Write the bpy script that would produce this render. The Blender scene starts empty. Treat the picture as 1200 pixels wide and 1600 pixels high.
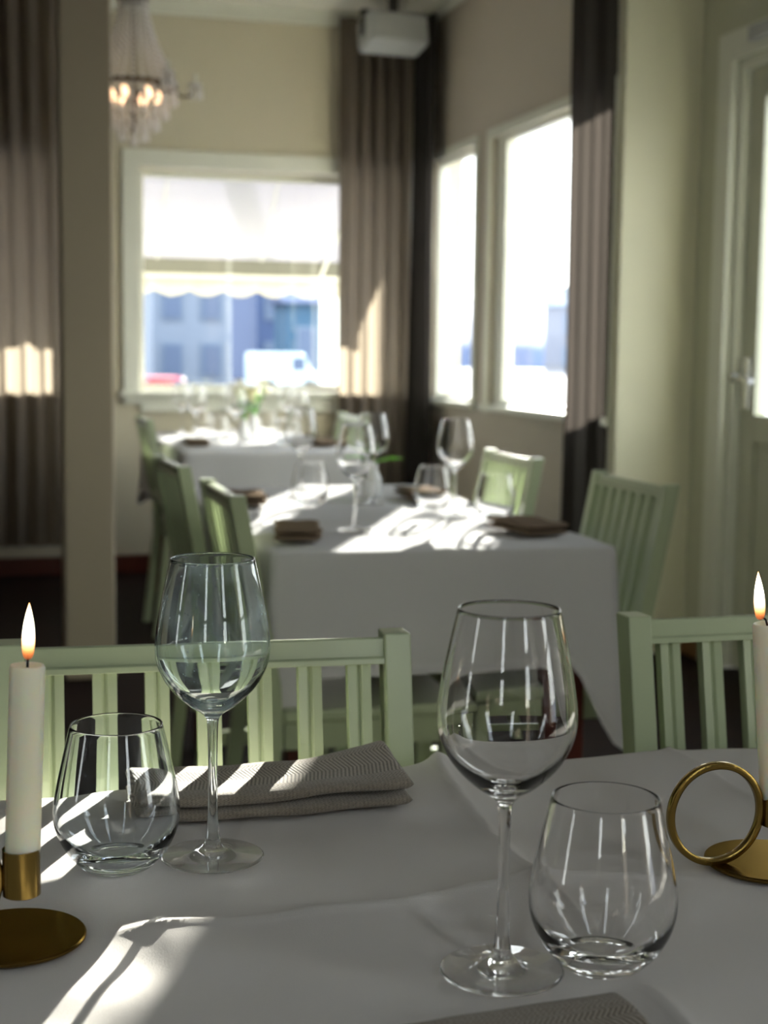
import bpy, bmesh, math, random
from mathutils import Vector, Matrix, noise
random.seed(7)
PI = math.pi
SC = bpy.context.scene
COL = SC.collection
R = math.radians

# ------------------------------------------------------------------ camera
cam_d = bpy.data.cameras.new('camera')
cam = bpy.data.objects.new('camera', cam_d)
COL.objects.link(cam)
SC.camera = cam
PITCH, ROLL, YAW, CZ = R(6.2), 0.012, R(15.5), 1.135
fwd = Vector((math.sin(YAW) * math.cos(PITCH), math.cos(YAW) * math.cos(PITCH), -math.sin(PITCH)))
right0 = Vector((math.cos(YAW), -math.sin(YAW), 0))
up0 = right0.cross(fwd)
rt = right0 * math.cos(ROLL) + up0 * math.sin(ROLL)
up = up0 * math.cos(ROLL) - right0 * math.sin(ROLL)
M3 = Matrix((rt, up, -fwd)).transposed()
cam.matrix_world = Matrix.Translation((0, 0, CZ)) @ M3.to_4x4()
cam_d.sensor_fit = 'VERTICAL'
cam_d.sensor_height = 36.0
cam_d.lens = 2300 / 1600 * 36.0
cam_d.clip_start = 0.02
cam_d.clip_end = 600
cam_d.dof.use_dof = True
cam_d.dof.focus_distance = 1.12
cam_d.dof.aperture_fstop = cam_d.lens / 7.0

# ------------------------------------------------------------------ world, sun, exposure
W = bpy.data.worlds.new('sky')
SC.world = W
W.use_nodes = True
wn = W.node_tree
wn.nodes.clear()
w_out = wn.nodes.new('ShaderNodeOutputWorld')
w_bg = wn.nodes.new('ShaderNodeBackground')
w_ramp = wn.nodes.new('ShaderNodeValToRGB')
w_tc = wn.nodes.new('ShaderNodeTexCoord')
w_sep = wn.nodes.new('ShaderNodeSeparateXYZ')
wn.links.new(w_tc.outputs['Generated'], w_sep.inputs[0])
wn.links.new(w_sep.outputs['Z'], w_ramp.inputs[0])
w_ramp.color_ramp.elements[0].position = 0.0
w_ramp.color_ramp.elements[0].color = (1.0, 0.99, 0.97, 1)
w_ramp.color_ramp.elements[1].position = 0.7
w_ramp.color_ramp.elements[1].color = (0.80, 0.88, 1.0, 1)
wn.links.new(w_ramp.outputs[0], w_bg.inputs[0])
w_bg.inputs[1].default_value = 4.2
wn.links.new(w_bg.outputs[0], w_out.inputs[0])

SUN_AZ, SUN_EL = R(25.3), R(13.7)
sun_d = bpy.data.lights.new('sun', 'SUN')
sun = bpy.data.objects.new('sun', sun_d)
COL.objects.link(sun)
sdir = Vector((math.sin(SUN_AZ) * math.cos(SUN_EL), math.cos(SUN_AZ) * math.cos(SUN_EL), math.sin(SUN_EL)))
sun.rotation_euler = sdir.to_track_quat('Z', 'Y').to_euler()
sun.location = (4, 12, 6)
sun_d.energy = 26.0
sun_d.color = (1.0, 0.95, 0.88)
sun_d.angle = R(0.40)
sun_d.cycles.is_caustics_light = True

def portal(name, loc, rot, sx, sy):
    d = bpy.data.lights.new(name, 'AREA')
    d.shape = 'RECTANGLE'
    d.size, d.size_y = sx, sy
    d.cycles.is_portal = True
    o = bpy.data.objects.new(name, d)
    COL.objects.link(o)
    o.location = loc
    o.rotation_euler = rot
    return o

portal('portal_back', (1.48, 7.66, 1.5), (-PI / 2, 0, 0), 1.36, 1.16)
portal('portal_back_far', (-0.04, 7.66, 1.5), (-PI / 2, 0, 0), 1.1, 1.16)
portal('portal_right', (2.39, 5.82, 1.49), (0, PI / 2, 0), 1.2, 1.4)
portal('portal_right_far', (2.39, 7.05, 1.49), (0, PI / 2, 0), 1.2, 0.7)
portal('portal_door', (2.72, 4.31, 1.54), (0, PI / 2, 0), 1.24, 0.72)
portal('portal_behind', (-0.72, -0.82, 1.8), (PI / 2, 0, 0), 0.44, 1.7)
portal('portal_behind_second', (0.78, -0.82, 1.8), (PI / 2, 0, 0), 0.44, 1.7)
portal('portal_near_right', (2.74, -0.5, 1.5), (0, PI / 2, 0), 2.0, 0.6)
portal('portal_added_right', (2.74, 3.30, 1.65), (0, PI / 2, 0), 1.5, 0.7)
portal('portal_near_left', (-2.66, 0.85, 1.5), (0, -PI / 2, 0), 2.0, 0.4)

SC.view_settings.view_transform = 'Standard'
SC.view_settings.look = 'None'
SC.view_settings.exposure = 0.75
SC.view_settings.gamma = 1.0
SC.view_settings.use_curve_mapping = False
SC.cycles.use_denoising = True
SC.cycles.max_bounces = 14
SC.cycles.diffuse_bounces = 6
SC.cycles.glossy_bounces = 6
SC.cycles.transmission_bounces = 12
SC.cycles.transparent_max_bounces = 24
SC.cycles.sample_clamp_indirect = 30.0
SC.cycles.blur_glossy = 0.3

# ------------------------------------------------------------------ helpers
def lin(c):
    c = c / 255.0
    return c / 12.92 if c <= 0.04045 else ((c + 0.055) / 1.055) ** 2.4

def rgb(r, g, b):
    return (lin(r), lin(g), lin(b), 1)

def newmat(name):
    m = bpy.data.materials.new(name)
    m.use_nodes = True
    nt = m.node_tree
    nt.nodes.clear()
    out = nt.nodes.new('ShaderNodeOutputMaterial')
    return m, nt, out

def pbr(name, col, rough=0.5, metal=0.0, spec=0.5, noise_scale=0, noise_amt=0.08, bump=0.0, bump_scale=200, emis=None, emis_s=0, coat=0, sheen=0, stretch=None):
    m, nt, out = newmat(name)
    b = nt.nodes.new('ShaderNodeBsdfPrincipled')
    b.inputs['Base Color'].default_value = col
    b.inputs['Roughness'].default_value = rough
    b.inputs['Metallic'].default_value = metal
    b.inputs['Specular IOR Level'].default_value = spec
    b.inputs['Coat Weight'].default_value = coat
    b.inputs['Sheen Weight'].default_value = sheen
    nt.links.new(b.outputs[0], out.inputs[0])
    tc = nt.nodes.new('ShaderNodeTexCoord')
    mp = nt.nodes.new('ShaderNodeMapping')
    nt.links.new(tc.outputs['Object'], mp.inputs[0])
    if stretch:
        mp.inputs['Scale'].default_value = stretch
    if noise_scale:
        n = nt.nodes.new('ShaderNodeTexNoise')
        n.inputs['Scale'].default_value = noise_scale
        n.inputs['Detail'].default_value = 4
        nt.links.new(mp.outputs[0], n.inputs['Vector'])
        mx = nt.nodes.new('ShaderNodeMix')
        mx.data_type = 'RGBA'
        mx.inputs[6].default_value = tuple(max(0, c * (1 - noise_amt)) for c in col[:3]) + (1,)
        mx.inputs[7].default_value = tuple(min(1, c * (1 + noise_amt)) for c in col[:3]) + (1,)
        nt.links.new(n.outputs[0], mx.inputs[0])
        nt.links.new(mx.outputs[2], b.inputs['Base Color'])
    if bump:
        n2 = nt.nodes.new('ShaderNodeTexNoise')
        n2.inputs['Scale'].default_value = bump_scale
        n2.inputs['Detail'].default_value = 3
        nt.links.new(mp.outputs[0], n2.inputs['Vector'])
        bp = nt.nodes.new('ShaderNodeBump')
        bp.inputs['Strength'].default_value = bump
        bp.inputs['Distance'].default_value = 0.002
        nt.links.new(n2.outputs[0], bp.inputs['Height'])
        nt.links.new(bp.outputs[0], b.inputs['Normal'])
    if emis:
        b.inputs['Emission Color'].default_value = emis
        b.inputs['Emission Strength'].default_value = emis_s
    return m

def glassmat(name, col=(1, 1, 1, 1), ior=1.47, spots=0.0):
    m, nt, out = newmat(name)
    g = nt.nodes.new('ShaderNodeBsdfGlass')
    g.inputs['Color'].default_value = col
    g.inputs['IOR'].default_value = ior
    g.inputs['Roughness'].default_value = 0.0
    if not spots:
        nt.links.new(g.outputs[0], out.inputs[0])
        return m
    d = nt.nodes.new('ShaderNodeBsdfDiffuse')
    d.inputs['Color'].default_value = (0.75, 0.85, 0.88, 1)
    tl = nt.nodes.new('ShaderNodeBsdfTranslucent')
    tl.inputs['Color'].default_value = (0.7, 0.85, 0.9, 1)
    a = nt.nodes.new('ShaderNodeAddShader')
    nt.links.new(d.outputs[0], a.inputs[0])
    nt.links.new(tl.outputs[0], a.inputs[1])
    tc = nt.nodes.new('ShaderNodeTexCoord')
    v = nt.nodes.new('ShaderNodeTexVoronoi')
    v.inputs['Scale'].default_value = 160
    nt.links.new(tc.outputs['Object'], v.inputs['Vector'])
    r1 = nt.nodes.new('ShaderNodeMapRange')
    r1.inputs['From Min'].default_value = 0.16
    r1.inputs['From Max'].default_value = 0.10
    r1.inputs['To Min'].default_value = 0.0
    r1.inputs['To Max'].default_value = 0.5
    nt.links.new(v.outputs['Distance'], r1.inputs['Value'])
    n = nt.nodes.new('ShaderNodeTexNoise')
    n.inputs['Scale'].default_value = 30
    n.inputs['Detail'].default_value = 6
    nt.links.new(tc.outputs['Object'], n.inputs['Vector'])
    r2 = nt.nodes.new('ShaderNodeMapRange')
    r2.inputs['From Min'].default_value = 0.48
    r2.inputs['From Max'].default_value = 0.75
    r2.inputs['To Min'].default_value = 0.0
    r2.inputs['To Max'].default_value = 1.0
    nt.links.new(n.outputs[0], r2.inputs['Value'])
    mul = nt.nodes.new('ShaderNodeMath')
    mul.operation = 'MULTIPLY'
    nt.links.new(r1.outputs[0], mul.inputs[0])
    nt.links.new(r2.outputs[0], mul.inputs[1])
    ad = nt.nodes.new('ShaderNodeMath')
    ad.operation = 'MULTIPLY_ADD'
    nt.links.new(r2.outputs[0], ad.inputs[0])
    ad.inputs[1].default_value = spots
    nt.links.new(mul.outputs[0], ad.inputs[2])
    mx = nt.nodes.new('ShaderNodeMixShader')
    nt.links.new(ad.outputs[0], mx.inputs[0])
    nt.links.new(g.outputs[0], mx.inputs[1])
    nt.links.new(a.outputs[0], mx.inputs[2])
    nt.links.new(mx.outputs[0], out.inputs[0])
    return m

def footmat(name):
    m, nt, out = newmat(name)
    g = nt.nodes.new('ShaderNodeBsdfGlass')
    g.inputs['IOR'].default_value = 1.47
    g.inputs['Roughness'].default_value = 0.0
    t = nt.nodes.new('ShaderNodeBsdfTransparent')
    mx = nt.nodes.new('ShaderNodeMixShader')
    mx.inputs[0].default_value = 0.15
    nt.links.new(g.outputs[0], mx.inputs[1])
    nt.links.new(t.outputs[0], mx.inputs[2])
    nt.links.new(mx.outputs[0], out.inputs[0])
    return m

def panemat(name, col=(0.97, 0.99, 0.98, 1), ior=1.45):
    m, nt, out = newmat(name)
    t = nt.nodes.new('ShaderNodeBsdfTransparent')
    t.inputs[0].default_value = col
    g = nt.nodes.new('ShaderNodeBsdfGlossy')
    g.inputs['Roughness'].default_value = 0.02
    f0 = ((ior - 1) / (ior + 1)) ** 2
    lw = nt.nodes.new('ShaderNodeLayerWeight')
    lw.inputs[0].default_value = 0.5
    pw = nt.nodes.new('ShaderNodeMath')
    pw.operation = 'POWER'
    pw.inputs[1].default_value = 5.0
    nt.links.new(lw.outputs['Facing'], pw.inputs[0])
    ma = nt.nodes.new('ShaderNodeMath')
    ma.operation = 'MULTIPLY_ADD'
    ma.inputs[1].default_value = 1 - f0
    ma.inputs[2].default_value = f0
    nt.links.new(pw.outputs[0], ma.inputs[0])
    mx = nt.nodes.new('ShaderNodeMixShader')
    nt.links.new(ma.outputs[0], mx.inputs[0])
    nt.links.new(t.outputs[0], mx.inputs[1])
    nt.links.new(g.outputs[0], mx.inputs[2])
    nt.links.new(mx.outputs[0], out.inputs[0])
    return m

def clothmat(name, col, trans=0.3, tcol=None, bump=0.25, scale=900, waves=False):
    m, nt, out = newmat(name)
    b = nt.nodes.new('ShaderNodeBsdfDiffuse')
    b.inputs[0].default_value = col
    t = nt.nodes.new('ShaderNodeBsdfTranslucent')
    t.inputs[0].default_value = tcol or col
    mx = nt.nodes.new('ShaderNodeMixShader')
    mx.inputs[0].default_value = trans
    nt.links.new(b.outputs[0], mx.inputs[1])
    nt.links.new(t.outputs[0], mx.inputs[2])
    nt.links.new(mx.outputs[0], out.inputs[0])
    tc = nt.nodes.new('ShaderNodeTexCoord')
    n = nt.nodes.new('ShaderNodeTexNoise')
    n.inputs['Scale'].default_value = scale
    n.inputs['Detail'].default_value = 2
    nt.links.new(tc.outputs['Object'], n.inputs['Vector'])
    bp = nt.nodes.new('ShaderNodeBump')
    bp.inputs['Strength'].default_value = bump
    bp.inputs['Distance'].default_value = 0.0006
    nt.links.new(n.outputs[0], bp.inputs['Height'])
    nt.links.new(bp.outputs[0], b.inputs['Normal'])
    return m

def linenmat(name, dark, light):
    """herringbone twill from the UV map (u metres along, v metres across)"""
    m, nt, out = newmat(name)
    N = nt.nodes.new
    L = nt.links.new
    b = N('ShaderNodeBsdfPrincipled')
    b.inputs['Roughness'].default_value = 0.95
    b.inputs['Specular IOR Level'].default_value = 0.1
    b.inputs['Sheen Weight'].default_value = 0.25
    uv = N('ShaderNodeUVMap')
    sp = N('ShaderNodeSeparateXYZ')
    L(uv.outputs[0], sp.inputs[0])
    def mth(op, a, c=None, v=None):
        q = N('ShaderNodeMath')
        q.operation = op
        L(a, q.inputs[0])
        if c is not None:
            L(c, q.inputs[1])
        if v is not None:
            q.inputs[1].default_value = v
        return q.outputs[0]
    pp = mth('PINGPONG', sp.outputs['Y'], v=0.0055)
    s = mth('ADD', sp.outputs['X'], pp)
    s = mth('MULTIPLY', s, v=2 * PI / 0.0034)
    s = mth('SINE', s)
    r = N('ShaderNodeMapRange')
    r.inputs['From Min'].default_value = -0.9
    r.inputs['From Max'].default_value = 0.6
    L(s, r.inputs['Value'])
    n = N('ShaderNodeTexNoise')
    n.inputs['Scale'].default_value = 500
    tc = N('ShaderNodeTexCoord')
    L(tc.outputs['Object'], n.inputs['Vector'])
    mixn = mth('MULTIPLY', n.outputs[0], v=0.7)
    fac = mth('ADD', mth('MULTIPLY', r.outputs[0], v=0.75), mth('SUBTRACT', mixn, v=0.2))
    mx = N('ShaderNodeMix')
    mx.data_type = 'RGBA'
    mx.inputs[6].default_value = dark
    mx.inputs[7].default_value = light
    L(fac, mx.inputs[0])
    L(mx.outputs[2], b.inputs['Base Color'])
    bp = N('ShaderNodeBump')
    bp.inputs['Strength'].default_value = 0.6
    bp.inputs['Distance'].default_value = 0.0008
    L(fac, bp.inputs['Height'])
    L(bp.outputs[0], b.inputs['Normal'])
    L(b.outputs[0], out.inputs[0])
    return m

class MB:
    def __init__(s):
        s.v, s.f, s.uv = [], [], None
    def add(s, vs, fs):
        o = len(s.v)
        s.v += [tuple(v) for v in vs]
        s.f += [tuple(i + o for i in f) for f in fs]
        return s
    def box(s, x0, x1, y0, y1, z0, z1, rot=None, piv=None):
        vs = [Vector((x, y, z)) for x in (x0, x1) for y in (y0, y1) for z in (z0, z1)]
        if rot is not None:
            p = Vector(piv if piv else ((x0 + x1) / 2, (y0 + y1) / 2, (z0 + z1) / 2))
            vs = [rot @ (v - p) + p for v in vs]
        return s.add(vs, [(0, 1, 3, 2), (4, 6, 7, 5), (0, 4, 5, 1), (2, 3, 7, 6), (0, 2, 6, 4), (1, 5, 7, 3)])
    def prism(s, prof, pts, xa, ya=None):
        """profile (list of 2D) swept along pts with constant axes"""
        xa = Vector(xa).normalized()
        n = len(prof)
        rings = []
        for i, p in enumerate(pts):
            p = Vector(p)
            a = Vector(pts[max(0, i - 1)])
            b = Vector(pts[min(len(pts) - 1, i + 1)])
            d = (b - a).normalized()
            yy = Vector(ya).normalized() if ya else d.cross(xa).normalized()
            rings.append([p + xa * q[0] + yy * q[1] for q in prof])
        vs = [v for r in rings for v in r]
        fs = []
        for k in range(len(pts) - 1):
            for i in range(n):
                j = (i + 1) % n
                fs.append((k * n + i, k * n + j, (k + 1) * n + j, (k + 1) * n + i))
        fs.append(tuple(reversed(range(n))))
        fs.append(tuple((len(pts) - 1) * n + i for i in range(n)))
        return s.add(vs, fs)
    def bar(s, p0, p1, w, d, xa=(1, 0, 0)):
        h, k = w / 2, d / 2
        return s.prism([(-h, -k), (h, -k), (h, k), (-h, k)], [p0, p1], xa)
    def tube(s, pts, r, n=8, close=False):
        P = [Vector(p) for p in pts]
        rs = r if isinstance(r, (list, tuple)) else [r] * len(P)
        m = len(P)
        vs = []
        ref = Vector((0, 0, 1))
        for i, p in enumerate(P):
            a = P[(i - 1) % m] if close else P[max(0, i - 1)]
            b = P[(i + 1) % m] if close else P[min(m - 1, i + 1)]
            d = (b - a).normalized()
            if abs(d.dot(ref)) > 0.95:
                ref = Vector((1, 0, 0)) if abs(d.x) < 0.9 else Vector((0, 1, 0))
            x = d.cross(ref).normalized()
            y = d.cross(x).normalized()
            ref = -y if False else ref
            for k in range(n):
                t = 2 * PI * k / n
                vs.append(p + (x * math.cos(t) + y * math.sin(t)) * rs[i])
        fs = []
        for i in range(m if close else m - 1):
            for k in range(n):
                k2 = (k + 1) % n
                i2 = (i + 1) % m
                fs.append((i * n + k, i * n + k2, i2 * n + k2, i2 * n + k))
        if not close:
            fs.append(tuple(reversed(range(n))))
            fs.append(tuple((m - 1) * n + k for k in range(n)))
        return s.add(vs, fs)
    def lathe(s, prof, n=48, c=(0, 0, 0), cap0=False, cap1=False):
        """prof list of (r, z); r==0 becomes a pole"""
        cx, cy, cz = c
        rings = []
        vs = []
        for r_, z_ in prof:
            if r_ < 1e-7:
                rings.append([len(vs)])
                vs.append((cx, cy, cz + z_))
            else:
                rings.append(list(range(len(vs), len(vs) + n)))
                for k in range(n):
                    t = 2 * PI * k / n
                    vs.append((cx + r_ * math.cos(t), cy + r_ * math.sin(t), cz + z_))
        fs = []
        for a, b in zip(rings, rings[1:]):
            for k in range(n):
                k2 = (k + 1) % n
                if len(a) == 1 and len(b) == 1:
                    continue
                if len(a) == 1:
                    fs.append((a[0], b[k2], b[k]))
                elif len(b) == 1:
                    fs.append((a[k], a[k2], b[0]))
                else:
                    fs.append((a[k], a[k2], b[k2], b[k]))
        if cap0 and len(rings[0]) > 1:
            fs.append(tuple(reversed(rings[0])))
        if cap1 and len(rings[-1]) > 1:
            fs.append(tuple(rings[-1]))
        return s.add(vs, fs)
    def ball(s, c, r, seg=8, rings=6, sx=1, sy=1, sz=1):
        prof = [(r * math.sin(PI * i / rings), -r * math.cos(PI * i / rings)) for i in range(rings + 1)]
        prof[0] = (0, -r)
        prof[-1] = (0, r)
        t = MB().lathe(prof, seg)
        return s.add([(c[0] + v[0] * sx, c[1] + v[1] * sy, c[2] + v[2] * sz) for v in t.v], t.f)
    def build(s, name, mat, parent=None, smooth=None, bevel=0, seg=2, recalc=True, loc=None, solid=0):
        me = bpy.data.meshes.new(name)
        me.from_pydata(s.v, [], s.f)
        me.update()
        if recalc:
            bm = bmesh.new()
            bm.from_mesh(me)
            bmesh.ops.recalc_face_normals(bm, faces=bm.faces)
            bm.to_mesh(me)
            bm.free()
        if s.uv:
            ul = me.uv_layers.new(name='UVMap')
            for l in me.loops:
                ul.data[l.index].uv = s.uv[l.vertex_index]
        me.materials.append(mat)
        o = bpy.data.objects.new(name, me)
        COL.objects.link(o)
        if parent:
            o.parent = parent
        if loc:
            o.location = loc
        if smooth is not None:
            if smooth >= 180:
                for p in me.polygons:
                    p.use_smooth = True
            else:
                try:
                    me.shade_smooth()
                    me.set_sharp_from_angle(angle=R(smooth))
                except Exception:
                    for p in me.polygons:
                        p.use_smooth = True
        if solid:
            sm = o.modifiers.new('solid', 'SOLIDIFY')
            sm.thickness = solid
            sm.offset = -1
        if bevel:
            bv = o.modifiers.new('bevel', 'BEVEL')
            bv.width = bevel
            bv.segments = seg
            bv.limit_method = 'ANGLE'
            bv.angle_limit = R(40)
            if smooth is None:
                for p in me.polygons:
                    p.use_smooth = True
                bv.harden_normals = True
        return o

def empty(name, label, cat, loc=(0, 0, 0), rz=0, group=None):
    o = bpy.data.objects.new(name, None)
    o.empty_display_size = 0.05
    COL.objects.link(o)
    o.location = loc
    o.rotation_euler = (0, 0, rz)
    return tag(o, label, cat, group)

def tag(o, label=None, cat=None, group=None, kind=None):
    if label:
        o['label'] = label
    if cat:
        o['category'] = cat
    if group:
        o['group'] = group
    if kind:
        o['kind'] = kind
    return o

def struct(name, mb, mat, **k):
    o = mb.build(name, mat, **k)
    o['kind'] = 'structure'
    return o

KIDS = {}
def copy_tree(o, parent=None):
    c = o.copy()
    COL.objects.link(c)
    c.parent = parent
    for ch in [x for x in ALL_CHILDREN(o)]:
        copy_tree(ch, c)
    return c

def ALL_CHILDREN(o):
    return [x for x in list(COL.objects) if x.parent == o]

def dup(root, loc, rz, label, group=None):
    c = copy_tree(root)
    c.location = loc
    c.rotation_euler = (0, 0, rz)
    c['label'] = label
    if group:
        c['group'] = group
    return c

# ------------------------------------------------------------------ materials
M_WALL = pbr('wall_paint_warm', rgb(206, 198, 176), 0.85, noise_scale=3, noise_amt=0.03, bump=0.08, bump_scale=60)
M_WALL_TAUPE = pbr('wall_paint_taupe', rgb(192, 182, 166), 0.85, noise_scale=3, noise_amt=0.03, bump=0.08, bump_scale=60)
M_PIER = pbr('wall_paint_cream', rgb(230, 226, 200), 0.8, noise_scale=3, noise_amt=0.03, bump=0.08, bump_scale=60)
M_POST = pbr('column_paint', rgb(160, 148, 126), 0.75, noise_scale=4, noise_amt=0.04)
M_CEIL = pbr('ceiling_paint', rgb(235, 232, 222), 0.9)
M_TRIM = pbr('white_gloss_trim', rgb(226, 226, 214), 0.35, noise_scale=6, noise_amt=0.02)
M_TRIM2 = pbr('pale_green_window_paint', rgb(226, 226, 212), 0.35, noise_scale=6, noise_amt=0.02)
M_DOOR = pbr('grey_green_door_paint', rgb(196, 196, 174), 0.4, noise_scale=6, noise_amt=0.02)
M_PANE = panemat('window_glass')
M_GREEN = pbr('sage_green_paint', rgb(172, 183, 148), 0.28, noise_scale=14, noise_amt=0.05, bump=0.06, bump_scale=90, stretch=(1, 1, 0.15))
M_GREEND = pbr('dark_sage_paint', rgb(120, 140, 118), 0.38, noise_scale=14, noise_amt=0.05)
M_CLOTH = clothmat('white_table_linen', (0.74, 0.705, 0.665, 1), 0.08, bump=0.5, scale=1400)
M_CLOTH2 = clothmat('white_table_linen_far', (0.70, 0.69, 0.69, 1), 0.12, bump=0.1, scale=700)
M_LINEN = linenmat('herringbone_linen', (0.10, 0.08, 0.06, 1), (0.42, 0.36, 0.285, 1))
M_CURTAIN = clothmat('brown_curtain_cloth', rgb(104, 96, 88), 0.21, rgb(200, 184, 162), bump=0.1, scale=300)
M_CURTDK = clothmat('dark_brown_curtain_cloth', rgb(64, 61, 58), 0.08, rgb(130, 120, 112), bump=0.1, scale=300)
M_WOOD = pbr('mahogany_table_wood', rgb(84, 34, 22), 0.35, noise_scale=10, noise_amt=0.35, stretch=(1, 1, 0.1))
M_GLASS = glassmat('clear_glass', (1, 1, 1, 1))
M_FOOT = footmat('clear_glass_foot')
M_GLASSB = glassmat('blue_tinted_clear_glass', (0.975, 0.99, 1.0, 1))
M_GLASSD = glassmat('water_spotted_glass', (0.97, 0.995, 1.0, 1), spots=0.16)
M_GLASSTHIN = panemat('far_glass', (0.93, 0.96, 0.98, 1), 1.6)
M_BRASS = pbr('brushed_brass', rgb(150, 124, 66), 0.24, metal=1.0, noise_scale=80, noise_amt=0.12, bump=0.15, bump_scale=220, stretch=(1, 1, 0.08))
M_BRASSP = pbr('polished_brass_disc', rgb(116, 92, 48), 0.24, metal=1.0, noise_scale=30, noise_amt=0.25, bump=0.05, bump_scale=40)
M_BRASSP.node_tree.nodes['Principled BSDF'].inputs['Specular Tint'].default_value = (0.52, 0.49, 0.43, 1)
M_WICK = pbr('burnt_wick', rgb(20, 14, 12), 0.9)
M_CHROME = pbr('satin_chrome', rgb(200, 200, 196), 0.25, metal=1.0)
M_SPEAKER = pbr('pale_grey_plastic', rgb(178, 180, 180), 0.5)
M_SPEAKDK = pbr('dark_bracket_metal', rgb(50, 46, 44), 0.5)

def wax():
    m, nt, out = newmat('ivory_wax')
    b = nt.nodes.new('ShaderNodeBsdfPrincipled')
    b.inputs['Base Color'].default_value = rgb(246, 240, 216)
    b.inputs['Roughness'].default_value = 0.38
    b.inputs['Subsurface Weight'].default_value = 1.0
    b.inputs['Subsurface Radius'].default_value = (1.0, 0.75, 0.45)
    b.inputs['Subsurface Scale'].default_value = 0.012
    nt.links.new(b.outputs[0], out.inputs[0])
    return m
M_WAX = wax()

def flame_mat():
    m, nt, out = newmat('flame')
    N = nt.nodes.new
    tc = N('ShaderNodeTexCoord')
    sp = N('ShaderNodeSeparateXYZ')
    nt.links.new(tc.outputs['Generated'], sp.inputs[0])
    cr = N('ShaderNodeValToRGB')
    e = cr.color_ramp.elements
    e[0].position = 0.0
    e[0].color = (0.25, 0.05, 0.02, 1)
    e[1].position = 1.0
    e[1].color = (1.0, 0.42, 0.12, 1)
    for p, c in ((0.16, (0.9, 0.26, 0.07, 1)), (0.34, (1.0, 0.62, 0.28, 1)), (0.5, (1.0, 0.93, 0.75, 1)), (0.8, (1.0, 0.90, 0.62, 1))):
        q = e.new(p)
        q.color = c
    st = N('ShaderNodeMapRange')
    st.inputs['From Min'].default_value = 0.1
    st.inputs['From Max'].default_value = 0.5
    st.inputs['To Min'].default_value = 0.8
    st.inputs['To Max'].default_value = 5.0
    nt.links.new(sp.outputs['Z'], st.inputs['Value'])
    nt.links.new(sp.outputs['Z'], cr.inputs[0])
    em = N('ShaderNodeEmission')
    nt.links.new(cr.outputs[0], em.inputs[0])
    nt.links.new(st.outputs[0], em.inputs[1])
    tr = N('ShaderNodeBsdfTransparent')
    lw = N('ShaderNodeLayerWeight')
    lw.inputs[0].default_value = 0.35
    mx = N('ShaderNodeMixShader')
    nt.links.new(lw.outputs['Facing'], mx.inputs[0])
    nt.links.new(em.outputs[0], mx.inputs[1])
    nt.links.new(tr.outputs[0], mx.inputs[2])
    nt.links.new(mx.outputs[0], out.inputs[0])
    return m
M_FLAME = flame_mat()

def floormat():
    m, nt, out = newmat('dark_stained_floorboards')
    N = nt.nodes.new
    b = N('ShaderNodeBsdfPrincipled')
    b.inputs['Roughness'].default_value = 0.65
    b.inputs['Specular IOR Level'].default_value = 0.1
    tc = N('ShaderNodeTexCoord')
    br = N('ShaderNodeTexBrick')
    br.inputs['Scale'].default_value = 1.0
    br.inputs['Brick Width'].default_value = 1.6
    br.inputs['Row Height'].default_value = 0.12
    br.inputs['Mortar Size'].default_value = 0.003
    br.inputs['Color1'].default_value = rgb(30, 15, 10)
    br.inputs['Color2'].default_value = rgb(22, 10, 7)
    br.inputs['Mortar'].default_value = rgb(8, 5, 4)
    nt.links.new(tc.outputs['Object'], br.inputs['Vector'])
    nt.links.new(br.outputs[0], b.inputs['Base Color'])
    nt.links.new(b.outputs[0], out.inputs[0])
    return m
M_FLOOR = floormat()

# ------------------------------------------------------------------ room shell
CH = 2.85
M_REAR = pbr('bounce_cut_umber_paint', rgb(84, 74, 64), 0.85)  # dark tone given to the unseen walls to cut bounced fill light
def wall_with_holes(name, axis, pos, thick, a0, a1, z1, holes, mat):
    """axis 'y': wall lies at y=pos..pos+thick spanning x; axis 'x': the other way"""
    mb = MB()
    cuts = sorted(set([a0, a1] + [h for q in holes for h in q[:2]]))
    for c0, c1 in zip(cuts, cuts[1:]):
        hs = [q for q in holes if q[0] <= c0 + 1e-6 and q[1] >= c1 - 1e-6]
        spans = [(0, z1)]
        if hs:
            q = hs[0]
            spans = [(0, q[2]), (q[3], z1)]
        for s0, s1 in spans:
            if s1 - s0 < 1e-4:
                continue
            if axis == 'y':
                mb.box(c0, c1, pos, pos + thick, s0, s1)
            else:
                mb.box(pos, pos + thick, c0, c1, s0, s1)
    return struct(name, mb, mat)

struct('floor', MB().box(-2.75, 2.77, -1.0, 7.71, -0.1, 0.0), M_FLOOR)
struct('ceiling', MB().box(-2.75, 2.77, -1.0, 7.71, CH, CH + 0.1), M_CEIL)
SILL, HEAD = 0.92, 2.04
wall_with_holes('wall_back', 'y', 7.53, 0.18, -2.6, 2.5, CH, [(-0.60, 0.52, SILL, HEAD), (0.80, 2.20, SILL, HEAD)], M_WALL)
wall_with_holes('wall_window_side', 'x', 2.30, 0.07, 5.15, 7.53, CH, [(5.16, 6.50, 0.90, 2.11), (6.72, 7.40, 0.90, 2.11)], M_WALL_TAUPE)
struct('wall_pier', MB().box(2.30, 2.608, 5.07, 5.149, 0, CH), M_PIER)
wall_with_holes('wall_right_near', 'x', 2.61, 0.16, -1.0, 2.4, CH, [(-0.80, -0.20, 0.5, 2.5)], M_REAR)  # unseen near stretch split off so its dark tone bounces less light
wall_with_holes('wall_right', 'x', 2.61, 0.16, 2.4, 5.15, CH, [(2.95, 3.65, 0.9, 2.4), (3.90, 4.80, 0.0, 2.17)], M_DOOR)
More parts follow.
